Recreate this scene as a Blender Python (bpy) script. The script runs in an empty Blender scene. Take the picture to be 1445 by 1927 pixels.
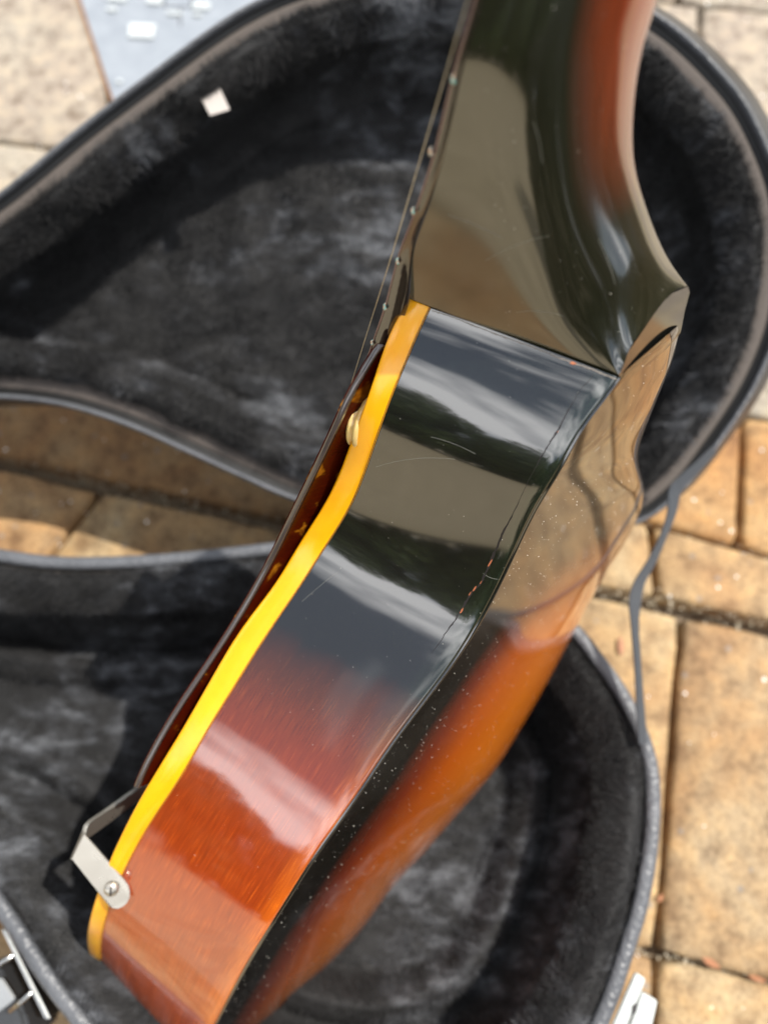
import bpy, bmesh, math, random
import numpy as np
from mathutils import Vector, Matrix, noise
from mathutils.bvhtree import BVHTree
from mathutils.geometry import delaunay_2d_cdt
random.seed(7); rng = np.random.default_rng(7)
S = bpy.context.scene; COL = S.collection

# ------------------------------------------------------------------ camera
H = 0.71; PITCH = math.radians(20)
cam_d = bpy.data.cameras.new('camera'); cam = bpy.data.objects.new('camera', cam_d); COL.objects.link(cam)
cam.location = (0, 0, H); cam.rotation_euler = (PITCH, 0, 0)
cam_d.sensor_fit = 'VERTICAL'; cam_d.sensor_height = 36; cam_d.sensor_width = 36; cam_d.lens = 26
cam_d.clip_start = 0.01; cam_d.clip_end = 400
cam_d.dof.use_dof = True; cam_d.dof.focus_distance = 0.335; cam_d.dof.aperture_fstop = 4.2
S.camera = cam

# ------------------------------------------------------------------ light
SUN = Vector((0.46, 0.20, 0.86)).normalized()
w = bpy.data.worlds.new('World'); S.world = w; w.use_nodes = True
nt = w.node_tree; nt.nodes.clear()
N = nt.nodes.new
out = N('ShaderNodeOutputWorld'); bg = N('ShaderNodeBackground'); sky = N('ShaderNodeTexSky')
sky.sky_type = 'NISHITA'; sky.sun_disc = False
sky.sun_elevation = math.asin(SUN.z); sky.sun_rotation = math.atan2(SUN.x, SUN.y)
bg.inputs['Strength'].default_value = 0.10
tc = N('ShaderNodeTexCoord'); mp = N('ShaderNodeMapping'); mp.inputs['Scale'].default_value = (0.55, 2.3, 1.5); mp.inputs['Location'].default_value = (7.7, 1.2, 2.2)
mr = N('ShaderNodeMapping'); mr.inputs['Rotation'].default_value = (0, 0, math.radians(48))
gn = N('ShaderNodeMixRGB'); gn.blend_type = 'MULTIPLY'; gn.inputs['Fac'].default_value = 1; gn.inputs['Color2'].default_value = (1.15, 1.1, 1.0, 1)
ns = N('ShaderNodeTexNoise'); ns.inputs['Scale'].default_value = 2.3; ns.inputs['Detail'].default_value = 5; ns.inputs['Roughness'].default_value = 0.5
cr = N('ShaderNodeValToRGB'); cr.color_ramp.elements[0].position = 0.46; cr.color_ramp.elements[1].position = 0.63; cr.color_ramp.elements[0].color = (0.07, 0.07, 0.07, 1)
mx = N('ShaderNodeMixRGB'); mx.inputs['Color2'].default_value = (25, 25, 25.2, 1)
L = nt.links.new
L(tc.outputs['Generated'], mr.inputs['Vector']); L(mr.outputs[0], mp.inputs['Vector']); L(mp.outputs[0], ns.inputs['Vector']); L(ns.outputs['Fac'], cr.inputs['Fac'])
L(cr.outputs[0], mx.inputs['Fac']); L(sky.outputs[0], gn.inputs['Color1']); L(gn.outputs[0], mx.inputs['Color1']); L(mx.outputs[0], bg.inputs['Color']); L(bg.outputs[0], out.inputs['Surface'])
sd = bpy.data.lights.new('sun', 'SUN'); sd.energy = 5.0; sd.angle = math.radians(0.5); sd.color = (1, 0.955, 0.88)
so = bpy.data.objects.new('sun', sd); COL.objects.link(so); so.rotation_euler = SUN.to_track_quat('Z', 'Y').to_euler()
S.view_settings.view_transform = 'Standard'; S.view_settings.look = 'None'; S.view_settings.gamma = 1
S.view_settings.exposure = 0.30
S.render.engine = 'CYCLES'

# ------------------------------------------------------------------ helpers
F = 26 / 36 * 1927.0; CX, CY = 722.5, 963.5
R_ = Vector((1, 0, 0)); U_ = Vector((0, math.cos(PITCH), math.sin(PITCH))); FW = Vector((0, math.sin(PITCH), -math.cos(PITCH)))
C0 = Vector((0, 0, H))
def ray(px, py): return FW + R_ * ((px - CX) / F) - U_ * ((py - CY) / F)
def at(px, py, d): return C0 + ray(px, py) * d              # a spot in the place, from bearing and distance
def onplane(px, py, p0, n):
    r = ray(px, py); return C0 + r * ((p0 - C0).dot(n) / r.dot(n))
def ground(px, py, z=0.0): return onplane(px, py, Vector((0, 0, z)), Vector((0, 0, 1)))

def link(name, me, mat=None, parent=None, smooth=True):
    o = bpy.data.objects.new(name, me); COL.objects.link(o)
    if mat:
        for m_ in (mat if isinstance(mat, list) else [mat]): me.materials.append(m_)
    if parent: o.parent = parent
    if smooth and len(me.polygons): me.polygons.foreach_set('use_smooth', [True] * len(me.polygons))
    return o
def mesh(name, vs, fs, mat=None, parent=None, smooth=True, uv=None):
    me = bpy.data.meshes.new(name); me.from_pydata([tuple(v) for v in vs], [], fs); me.update()
    if uv is not None:
        lay = me.uv_layers.new(name='uv')
        idx = np.empty(len(me.loops), dtype=np.int32); me.loops.foreach_get('vertex_index', idx)
        lay.data.foreach_set('uv', np.asarray(uv, dtype=np.float32)[idx].ravel())
    return link(name, me, mat, parent, smooth)
def tag(o, label=None, cat=None, group=None, kind=None):
    if label: o['label'] = label
    if cat: o['category'] = cat
    if group: o['group'] = group
    if kind: o['kind'] = kind
    return o
def empty(name, loc=(0, 0, 0)):
    o = bpy.data.objects.new(name, None); COL.objects.link(o); o.location = loc; o.empty_display_size = 0.05; return o
def adopt(o, parent):
    o.parent = parent; o.matrix_parent_inverse = Matrix.Translation(-Vector(parent.location)) if parent.type == 'EMPTY' else Matrix.Identity(4)
    return o
def grid_faces(nr, nc, flip=False, close=False):
    f = []
    for i in range(nr - 1):
        for j in range(nc if close else nc - 1):
            a, b = i * nc + j, i * nc + (j + 1) % nc
            q = (a, b, b + nc, a + nc); f.append(q[::-1] if flip else q)
    return f
def catmull(P, n, closed=False):
    P = np.asarray(P, float); m = len(P); o = []
    segs = m if closed else m - 1
    for k in range(n):
        t = k / (n if closed else n - 1) * segs; i = min(int(t), segs - 1); t -= i
        if closed: p0, p1, p2, p3 = P[(i - 1) % m], P[i], P[(i + 1) % m], P[(i + 2) % m]
        else:
            p1, p2 = P[i], P[i + 1]
            p0 = P[i - 1] if i > 0 else 2 * p1 - p2
            p3 = P[i + 2] if i + 2 < m else 2 * p2 - p1
        o.append(0.5 * (2 * p1 + (p2 - p0) * t + (2 * p0 - 5 * p1 + 4 * p2 - p3) * t * t + (3 * p1 - p0 - 3 * p2 + p3) * t ** 3))
    return np.array(o)
def smooth_closed(P, n):
    """resample a closed 3D polyline evenly, smoothed"""
    Q = catmull(P, n * 6, True)
    for _ in range(int(n * 0.10)): Q = (np.roll(Q, 1, 0) + 2 * Q + np.roll(Q, -1, 0)) / 4
    d = np.r_[0, np.cumsum(np.linalg.norm(np.roll(Q, -1, 0) - Q, axis=1))]
    Q2 = np.vstack([Q, Q[:1]]); t = np.linspace(0, d[-1], n, endpoint=False)
    return np.stack([np.interp(t, d, Q2[:, k]) for k in range(Q.shape[1])], 1)
def arc(P):
    P = np.asarray(P, float); return np.r_[0, np.cumsum(np.linalg.norm(np.diff(P, axis=0), axis=1))]
def tube(name, P, r, mat, parent=None, n=8, caps=True):
    P = [Vector(p) for p in P]; vs = []; fs = []
    up = Vector((0.31, 0.2, 0.93))
    for i, p in enumerate(P):
        t = (P[min(i + 1, len(P) - 1)] - P[max(i - 1, 0)]).normalized()
        a = t.cross(up).normalized(); b = t.cross(a)
        rr = r[i] if isinstance(r, (list, tuple)) else r
        for k in range(n):
            an = 2 * math.pi * k / n; vs.append(p + a * math.cos(an) * rr + b * math.sin(an) * rr)
    fs = grid_faces(len(P), n, close=True)
    if caps: fs += [tuple(range(n))[::-1], tuple(range((len(P) - 1) * n, len(P) * n))]
    return mesh(name, vs, fs, mat, parent)
def ribbon(name, Lp, Rp, th, mat, parent=None, uv=True):
    """flat strip of thickness th between two edge polylines"""
    n = len(Lp); vs = []; uvs = []
    for i in range(n):
        l, r = Vector(Lp[i]), Vector(Rp[i])
        t = (Vector(Lp[min(i + 1, n - 1)]) - Vector(Lp[max(i - 1, 0)]))
        nn = t.cross(r - l).normalized() * th / 2
        vs += [l + nn, r + nn, r - nn, l - nn]; uvs += [(i / n, 0), (i / n, 1), (i / n, 1), (i / n, 0)]
    fs = grid_faces(n, 4, close=True) + [(0, 1, 2, 3), tuple(range(4 * n - 4, 4 * n))[::-1]]
    o = mesh(name, vs, fs, mat, parent, smooth=False, uv=uvs)
    return o
def box(name, c, ax, mat, parent=None, bev=0.0):
    """box centre c, three half axes"""
    bm = bmesh.new(); c = Vector(c); a, b, d = [Vector(x) for x in ax]
    V = [bm.verts.new(c + a * i + b * j + d * k) for i in (-1, 1) for j in (-1, 1) for k in (-1, 1)]
    for f in ((0, 1, 3, 2), (4, 6, 7, 5), (0, 4, 5, 1), (2, 3, 7, 6), (0, 2, 6, 4), (1, 5, 7, 3)): bm.faces.new([V[i] for i in f])
    bmesh.ops.recalc_face_normals(bm, faces=bm.faces[:])
    if bev: bmesh.ops.bevel(bm, geom=bm.edges[:], offset=bev, segments=2, affect='EDGES', profile=0.6)
    me = bpy.data.meshes.new(name); bm.to_mesh(me); bm.free()
    return link(name, me, mat, parent, smooth=False)

# ------------------------------------------------------------------ materials
def M(name, col=(0.5, 0.5, 0.5), rough=0.5, **kw):
    m = bpy.data.materials.new(name); m.use_nodes = True; b = m.node_tree.nodes['Principled BSDF']
    b.inputs['Base Color'].default_value = (*col, 1); b.inputs['Roughness'].default_value = rough
    for k, v in kw.items(): b.inputs[k.replace('_', ' ')].default_value = v
    return m
class G:
    """small node-graph helper"""
    def __init__(s, m): s.t = m.node_tree; s.b = s.t.nodes['Principled BSDF']
    def n(s, typ, **kw):
        x = s.t.nodes.new('ShaderNode' + typ)
        for k, v in kw.items():
            if k in x.inputs.keys(): s.set(x.inputs[k], v)
            else: setattr(x, k, v)
        return x
    def set(s, sock, v):
        if hasattr(v, 'links') or hasattr(v, 'is_linked'): s.t.links.new(v, sock)
        else: sock.default_value = v
    def ramp(s, fac, stops, interp='LINEAR'):
        r = s.n('ValToRGB'); s.t.links.new(fac, r.inputs[0]); r.color_ramp.interpolation = interp
        e = r.color_ramp.elements
        while len(e) < len(stops): e.new(0.5)
        for el, (p, c) in zip(e, stops):
            el.position = p; el.color = (*c, 1) if len(c) == 3 else c
        return r.outputs[0]
    def mix(s, fac, a, b, typ='MIX'):
        x = s.n('MixRGB'); x.blend_type = typ
        for i, v in enumerate((fac, a, b)): 
            if isinstance(v, tuple) and len(v) == 3: v = (*v, 1)
            s.set(x.inputs[i], v)
        return x.outputs[0]
    def math(s, op, a, b=0.0, clamp=False):
        x = s.n('Math'); x.operation = op; x.use_clamp = clamp; s.set(x.inputs[0], a); s.set(x.inputs[1], b); return x.outputs[0]
    def coord(s, kind='Object', scale=(1, 1, 1), rot=(0, 0, 0)):
        c = s.n('TexCoord'); m = s.n('Mapping'); s.t.links.new(c.outputs[kind], m.inputs[0])
        m.inputs['Scale'].default_value = scale; m.inputs['Rotation'].default_value = rot; return m.outputs[0]
    def noise(s, vec, scale, detail=4, rough=0.55, dist=0.0):
        x = s.n('TexNoise'); s.t.links.new(vec, x.inputs['Vector']); x.inputs['Scale'].default_value = scale
        x.inputs['Detail'].default_value = detail; x.inputs['Roughness'].default_value = rough; x.inputs['Distortion'].default_value = dist
        return x.outputs['Fac']
    def bump(s, h, strength=0.3, dist=0.001):
        x = s.n('Bump'); x.inputs['Strength'].default_value = strength; x.inputs['Distance'].default_value = dist
        s.t.links.new(h, x.inputs['Height']); s.t.links.new(x.outputs[0], s.b.inputs['Normal']); return x

def lacquer(m, rough=0.055, coat=0.6):
    b = m.node_tree.nodes['Principled BSDF']
    b.inputs['Roughness'].default_value = 0.35; b.inputs['Specular IOR Level'].default_value = 0.15
    b.inputs['IOR'].default_value = 1.5
    b.inputs['Coat Weight'].default_value = 1.0; b.inputs['Coat IOR'].default_value = 2.15; b.inputs['Coat Roughness'].default_value = rough

# rim of the guitar: sunburst running along u, grain along the length
rim_m = M('sunburst_side'); lacquer(rim_m); g = G(rim_m)
uvc = g.n('TexCoord').outputs['UV']; sep = g.n('SeparateXYZ'); g.t.links.new(uvc, sep.inputs[0])
uu, vv = sep.outputs[0], sep.outputs[1]
warp = g.math('MULTIPLY', g.math('SUBTRACT', g.noise(uvc, 6, 3), 0.5), 0.05)
vtilt = g.math('MULTIPLY', vv, 0.015)
pos = g.math('ADD', g.math('ADD', uu, warp), vtilt)
burst = g.ramp(pos, [(0.0, (0.004, 0.005, 0.0035)), (0.455, (0.006, 0.005, 0.0035)), (0.52, (0.07, 0.014, 0.003)), (0.62, (0.18, 0.022, 0.002)), (0.78, (0.33, 0.038, 0.002)), (1.0, (0.36, 0.05, 0.004))])
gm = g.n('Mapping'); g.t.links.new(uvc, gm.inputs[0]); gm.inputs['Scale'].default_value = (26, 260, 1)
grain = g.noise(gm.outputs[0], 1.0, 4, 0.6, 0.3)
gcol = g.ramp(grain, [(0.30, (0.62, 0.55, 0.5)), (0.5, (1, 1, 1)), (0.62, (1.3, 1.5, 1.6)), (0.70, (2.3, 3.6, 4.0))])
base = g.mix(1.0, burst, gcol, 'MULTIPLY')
edge = g.ramp(vv, [(0.0, (1, 1, 1)), (0.86, (1, 1, 1)), (0.97, (1.55, 2.3, 1.6))])
edgeb = g.mix(1.0, base, edge, 'MULTIPLY')
g.t.links.new(edgeb, g.b.inputs['Base Color'])
fine = g.noise(gm.outputs[0], 0.5, 2)
g.bump(fine, 0.06, 0.0002)

back_m = M('sunburst_back'); lacquer(back_m, 0.03); g = G(back_m)
uvc = g.n('TexCoord').outputs['UV']; sep = g.n('SeparateXYZ'); g.t.links.new(uvc, sep.inputs[0])
wv = g.math('ADD', sep.outputs[1], g.math('MULTIPLY', g.math('SUBTRACT', g.noise(uvc, 5, 2), 0.5), 0.05))
ac = g.ramp(wv, [(0.0, (0.004, 0.004, 0.003)), (0.12, (0.004, 0.004, 0.003)), (0.22, (0.13, 0.018, 0.004)), (0.36, (0.36, 0.070, 0.004)), (0.6, (0.50, 0.13, 0.008)), (1.0, (0.50, 0.125, 0.008))])
al = g.ramp(sep.outputs[0], [(0.0, (0, 0, 0)), (0.30, (0.0, 0.0, 0.0)), (0.44, (1, 1, 1)), (1.0, (1, 1, 1))])
bc = g.mix(al, (0.010, 0.007, 0.004), ac)
g.t.links.new(bc, g.b.inputs['Base Color'])
g.bump(g.noise(uvc, 14, 2), 0.25, 0.0012)

neck_m = M('dark_neck_lacquer'); lacquer(neck_m, 0.085); g = G(neck_m)
uvc = g.n('TexCoord').outputs['UV']; sep = g.n('SeparateXYZ'); g.t.links.new(uvc, sep.inputs[0])
cross = g.ramp(sep.outputs[1], [(0.0, (0.0, 0, 0)), (0.42, (0.0, 0, 0)), (0.66, (0.55, 0.55, 0.55)), (0.86, (1, 1, 1)), (1, (1, 1, 1))])
alongn = g.ramp(sep.outputs[0], [(0.0, (0, 0, 0)), (0.30, (0.03, 0.03, 0.03)), (0.50, (0.5, 0.5, 0.5)), (0.75, (1, 1, 1))])
fac = g.mix(1.0, cross, alongn, 'MULTIPLY')
nm = g.n('Mapping'); g.t.links.new(uvc, nm.inputs[0]); nm.inputs['Scale'].default_value = (5, 60, 1)
nc = g.mix(g.ramp(g.noise(nm.outputs[0], 1, 4), [(0.35, (0, 0, 0)), (0.7, (1, 1, 1))]), (0.20, 0.024, 0.004), (0.31, 0.042, 0.007))
g.t.links.new(g.mix(fac, (0.011, 0.0115, 0.0045), nc), g.b.inputs['Base Color'])

bind_m = M('yellowed_binding', (0.93, 0.43, 0.012), 0.22); g = G(bind_m); lacquer(bind_m, 0.16); bind_m.node_tree.nodes['Principled BSDF'].inputs['Coat IOR'].default_value = 1.5
g.t.links.new(g.mix(g.ramp(g.noise(g.coord(), 45, 3), [(0.3, (0, 0, 0)), (0.75, (1, 1, 1))]), (0.93, 0.38, 0.002), (0.95, 0.45, 0.004)), g.b.inputs['Base Color'])
g.b.inputs['Subsurface Weight'].default_value = 0.15; g.b.inputs['Subsurface Radius'].default_value = (0.004, 0.002, 0.0005)
black_m = M('black_lacquer', (0.006, 0.006, 0.005)); lacquer(black_m)
tort_m = M('tortoiseshell', rough=0.12); g = G(tort_m)
tco = g.coord(scale=(1, 1, 1), rot=(0.4, 0.2, 0.9))
tn = g.noise(tco, 34, 3, 0.5, 1.6)
g.t.links.new(g.ramp(tn, [(0.0, (0.006, 0.0015, 0.001)), (0.50, (0.045, 0.004, 0.001)), (0.66, (0.05, 0.006, 0.001)), (0.73, (0.30, 0.11, 0.006)), (0.8, (0.45, 0.2, 0.012))]), g.b.inputs['Base Color'])
g.b.inputs['Specular IOR Level'].default_value = 0.08; g.b.inputs['Roughness'].default_value = 0.2
pgedge_m = M('clear_sheet_edge', (0.055, 0.042, 0.038), 0.08, Coat_Weight=1.0)
cream_m = M('cream_plastic', (0.80, 0.50, 0.17), 0.25, Coat_Weight=0.6, Subsurface_Weight=0.2)
steel_m = M('nickel_plated_steel', (0.54, 0.50, 0.43), 0.30, Metallic=0.85); g = G(steel_m)
g.t.links.new(g.ramp(g.noise(g.coord(), 90, 3), [(0.3, (0.26, 0.26, 0.26)), (0.8, (0.34, 0.34, 0.34))]), g.b.inputs['Roughness'])
string_m = M('string_steel', (0.72, 0.68, 0.58), 0.3, Metallic=1.0)
fret_m = M('verdigris_fret_wire', (0.50, 0.62, 0.50), 0.35, Metallic=0.3); g = G(fret_m)
g.t.links.new(g.ramp(g.noise(g.coord(), 900, 2), [(0.4, (0.12, 0.45, 0.36)), (0.5, (0.65, 0.60, 0.5)), (0.6, (0.55, 0.30, 0.14))]), g.b.inputs['Base Color'])
wood_m = M('bare_wood_chip', (0.42, 0.13, 0.05), 0.6)
crack_m = M('dark_finish_crack', (0.010, 0.006, 0.006), 0.5)
dust_m = M('dust', (0.75, 0.70, 0.62), 0.8)

shell_m = M('black_vinyl', (0.028, 0.030, 0.033), 0.38); g = G(shell_m); g.bump(g.noise(g.coord(), 420, 3, 0.6), 0.55, 0.0008)
g.t.links.new(g.ramp(g.noise(g.coord(), 14, 4), [(0.3, (0.022, 0.023, 0.025)), (0.8, (0.045, 0.048, 0.052))]), g.b.inputs['Base Color'])
rimv_m = M('grey_vinyl_edge', (0.14, 0.15, 0.17), 0.42); g = G(rimv_m)
vo = g.n('TexVoronoi'); g.t.links.new(g.coord(), vo.inputs['Vector']); vo.inputs['Scale'].default_value = 330
g.bump(vo.outputs['Distance'], 0.8, 0.0009)
g.t.links.new(g.ramp(g.noise(g.coord(), 30, 4), [(0.3, (0.07, 0.073, 0.08)), (0.75, (0.115, 0.12, 0.13))]), g.b.inputs['Base Color'])
groove_m = M('black_rubber_groove', (0.006, 0.006, 0.006), 0.5)
tape_m = M('brown_fabric_tape', (0.085, 0.070, 0.060), 0.8); g = G(tape_m); g.bump(g.noise(g.coord(), 500, 3), 0.5, 0.0006)
def plush_mat(name, k, sheen):
    m = M(name, (0.01, 0.01, 0.01), 0.75, Sheen_Weight=sheen, Sheen_Roughness=0.5); g = G(m)
    pn = g.mix(0.45, g.noise(g.coord(), 8, 3, 0.5, 0.2), g.noise(g.coord(scale=(1, 2.0, 1)), 38, 4, 0.6, 0.2))
    g.t.links.new(g.ramp(pn, [(0.45, (0.0016 * k, 0.0013 * k, 0.0013 * k)), (0.52, (0.006 * k, 0.0057 * k, 0.006 * k)), (0.575, (0.026 * k, 0.027 * k, 0.030 * k)), (0.64, (0.085 * k, 0.089 * k, 0.097 * k))]), g.b.inputs['Base Color'])  # grey patches paint the sheen of crushed nap into the black
    return m
plush_m = plush_mat('black_plush', 1.0, 0.06)
fur_m = plush_mat('black_plush_pile', 1.8, 0.12)
strap_m = M('grey_webbing', (0.040, 0.046, 0.055), 0.5, Sheen_Weight=0.2); g = G(strap_m)
wv_ = g.n('TexWave'); wv_.inputs['Scale'].default_value = 95; g.t.links.new(g.n('TexCoord').outputs['UV'], wv_.inputs['Vector']); g.bump(wv_.outputs['Fac'], 0.5, 0.0006)
tag_m = M('white_tag', (0.42, 0.38, 0.345), 0.6)
chrome_m = M('zinc_plated_latch', (0.50, 0.50, 0.48), 0.22, Metallic=1.0)
latchw_m = M('bright_zinc_latch', (0.48, 0.50, 0.48), 0.35, Metallic=0.6)
galv_m = M('galvanised_sheet', (0.46, 0.49, 0.53), 0.42, Metallic=0.35); g = G(galv_m)
g.t.links.new(g.ramp(g.noise(g.coord(), 40, 4), [(0.3, (0.27, 0.295, 0.325)), (0.8, (0.35, 0.375, 0.405))]), g.b.inputs['Base Color'])

def stone_mat(name, tint=(1, 1, 1), grey=0.0):
    m = M(name, rough=0.8); g = G(m)
    c = g.coord('Object'); oi = g.n('ObjectInfo')
    big = g.noise(c, 9, 5, 0.6, 0.5); mid = g.noise(c, 42, 6, 0.65); fin = g.noise(c, 260, 3, 0.6)
    col = g.ramp(big, [(0.30, (0.42, 0.25, 0.125)), (0.48, (0.52, 0.36, 0.20)), (0.62, (0.58, 0.46, 0.30)), (0.75, (0.50, 0.42, 0.31))])
    c2 = g.ramp(mid, [(0.33, (0.50, 0.44, 0.40)), (0.5, (1, 1, 1)), (0.66, (1.32, 1.26, 1.14))])
    col = g.mix(0.85, col, c2, 'MULTIPLY')
    col = g.mix(0.6, col, g.ramp(fin, [(0.34, (0.55, 0.5, 0.45)), (0.5, (1, 1, 1)), (0.66, (1.25, 1.25, 1.25))]), 'MULTIPLY')
    per = g.ramp(oi.outputs['Random'], [(0, (0.80, 0.78, 0.76)), (0.35, (1.0, 0.92, 0.82)), (0.7, (0.98, 1.0, 0.98)), (1, (1.12, 1.10, 1.06))])
    col = g.mix(1.0, col, per, 'MULTIPLY')
    if grey: col = g.mix(grey, col, g.mix(1.0, (0.52, 0.48, 0.42), c2, 'MULTIPLY'))
    col = g.mix(1.0, col, (*[k_ * t_ for t_, k_ in zip(tint, (0.66, 0.62, 0.56))], 1), 'MULTIPLY')
    vo = g.n('TexVoronoi'); g.t.links.new(c, vo.inputs['Vector']); vo.inputs['Scale'].default_value = 88; vo.inputs['Randomness'].default_value = 1
    rnd = g.n('SeparateXYZ'); g.t.links.new(vo.outputs['Color'], rnd.inputs[0])
    sel = g.math('GREATER_THAN', rnd.outputs[0], 0.62); near = g.math('LESS_THAN', vo.outputs['Distance'], g.math('MULTIPLY', g.math('POWER', rnd.outputs[1], 1.6), 0.19))
    sp = g.math('MULTIPLY', sel, near); col = g.mix(g.math('MULTIPLY', sp, 0.85), col, (0.92, 0.90, 0.86))
    sel2 = g.math('LESS_THAN', rnd.outputs[0], 0.10); sp2 = g.math('MULTIPLY', sel2, g.math('LESS_THAN', vo.outputs['Distance'], 0.24))
    col = g.mix(g.math('MULTIPLY', sp2, 0.6), col, (0.20, 0.19, 0.18))
    g.t.links.new(col, g.b.inputs['Base Color'])
    g.bump(g.mix(0.5, mid, fin), 0.6, 0.003)
    return m
stone_m = stone_mat('tan_paver_stone')
stone_pale = stone_mat('pale_paver_stone', (0.86, 0.92, 1.02), 0.65)
stone_orange = stone_mat('orange_paver_stone', (0.95, 0.80, 0.62))
stone_brown_shaded = stone_mat('shaded_brown_paver_stone', (0.74, 0.66, 0.58))  # darker copy of the tan stone; the lid's shade is put into its colour
sand_m = M('jointing_sand', rough=0.9); g = G(sand_m)
g.t.links.new(g.ramp(g.noise(g.coord(), 130, 5), [(0.3, (0.09, 0.065, 0.04)), (0.55, (0.22, 0.16, 0.10)), (0.75, (0.26, 0.22, 0.16))]), g.b.inputs['Base Color']); g.bump(g.noise(g.coord(), 200, 4), 0.8, 0.004)
far_m = M('far_paving', rough=0.85); g = G(far_m)
bk = g.n('TexBrick'); g.t.links.new(g.coord(), bk.inputs['Vector']); bk.inputs['Scale'].default_value = 3.2
bk.inputs['Color1'].default_value = (0.36, 0.30, 0.19, 1); bk.inputs['Color2'].default_value = (0.42, 0.35, 0.23, 1); bk.inputs['Mortar'].default_value = (0.26, 0.21, 0.14, 1); bk.inputs['Mortar Size'].default_value = 0.015
g.t.links.new(g.mix(0.6, bk.outputs[0], g.ramp(g.noise(g.coord(), 7, 5), [(0.3, (0.7, 0.68, 0.66)), (0.7, (1.15, 1.15, 1.15))]), 'MULTIPLY'), g.b.inputs['Base Color'])

# ------------------------------------------------------------------ ground and paving
SINK = 0.028
gm_ = mesh('ground', [(-60, -60, -SINK), (60, -60, -SINK), (60, 60, -SINK), (-60, 60, -SINK)], [(0, 1, 2, 3)], sand_m, smooth=False)
tag(gm_, kind='structure')
# near paving: rows of tumbled stones laid between slightly skewed joint lines
def jl(y0, y1): return lambda x: y0 + (y1 - y0) * x / 1445.0
rows = [jl(-1150, -1000), jl(-760, -560), jl(-330, -180), jl(-125, 20), jl(263, 420), jl(455, 790), jl(640, 1048), jl(862, 1172), jl(1500, 1850), jl(2000, 2330), jl(2560, 2800), jl(3100, 3300)]
cuts = {
 2: [-1500, -1000, -420, 150, 700, 1290, 1800, 2350, 2900], 3: [-1500, -900, -380, 210, 800, 1320, 1900, 2500, 3000],
 4: [-1500, -1050, -500, 95, 640, 1290, 1760, 2300, 2900], 5: [-1500, -1000, -400, 140, 560, 960, 1400, 1900, 2450, 3000],
 6: [-1500, -900, -330, 600, 1225, 1900, 2500, 3000]}
vline = {7: [(-1500, -1500), (-900, -900), (-420, -480), (192, -215), (800, 760), (1284, 1238), (1800, 1830), (2350, 2420), (2900, 3000)],
         8: [(-1500, -1500), (-800, -860), (-200, -250), (420, 400), (880, 850), (1238, 1215), (1760, 1770), (2400, 2450), (2900, 3000)]}
patio = empty('patio'); tag(patio, kind='structure')
def paver(poly, mat, top):
    # poly: four ground points (anticlockwise), inset and worn
    P = [Vector((p.x, p.y, 0)) for p in poly]
    n = 9; vs = []; idx = {}
    a, b, c, d = P; seed = Vector((random.random() * 50, random.random() * 50, 0))
    W = (b - a).length; Hh = (d - a).length
    rings = [(0.0012, -SINK, ), (0.0012, -0.006), (0.0026, -0.0018), (0.0065, 0.0)]
    def pt(u, v): return a * (1 - u) * (1 - v) + b * u * (1 - v) + c * u * v + d * (1 - u) * v
    fs = []; first = None
    per = []
    for k in range(n): per.append((k / n, 0))
    for k in range(n): per.append((1, k / n))
    for k in range(n): per.append((1 - k / n, 1))
    for k in range(n): per.append((0, 1 - k / n))
    cen = (a + b + c + d) / 4; m_ = len(per)
    for ri, (ins, z) in enumerate(rings):
        for (u, v) in per:
            iu, iv = ins / max(W, 0.02), ins / max(Hh, 0.02)
            cr_ = 0.003
            q = pt(min(max(u, iu), 1 - iu), min(max(v, iv), 1 - iv))
            if (u in (0, 1)) and (v in (0, 1)): q = q + (cen - q).normalized() * cr_
            w_ = noise.noise(q * 38 + seed) * 0.0032 + noise.noise(q * 120 + seed) * 0.0012
            q = q + (cen - q).normalized() * (w_ + 0.0008)
            vs.append(Vector((q.x, q.y, z + top + (noise.noise(q * 25 + seed) * 0.0015 if ri > 1 else 0))))
    for ri in range(len(rings) - 1):
        for k in range(m_):
            A_ = ri * m_ + k; B_ = ri * m_ + (k + 1) % m_; fs.append((A_, B_, B_ + m_, A_ + m_))
    base_ = (len(rings) - 1) * m_
    # inner grid by concentric shrink
    prev = base_
    for s_ in (0.72, 0.42, 0.15):
        st = len(vs)
        for k in range(m_):
            q = cen + (vs[base_ + k] - cen) * s_; q.z = top + noise.noise(q * 20 + seed) * 0.0022; vs.append(q)
        for k in range(m_): fs.append((prev + k, prev + (k + 1) % m_, st + (k + 1) % m_, st + k))
        prev = st
    fs.append(tuple(range(prev, prev + m_)))
    return mesh('paver', vs, fs, mat, patio)
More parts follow.
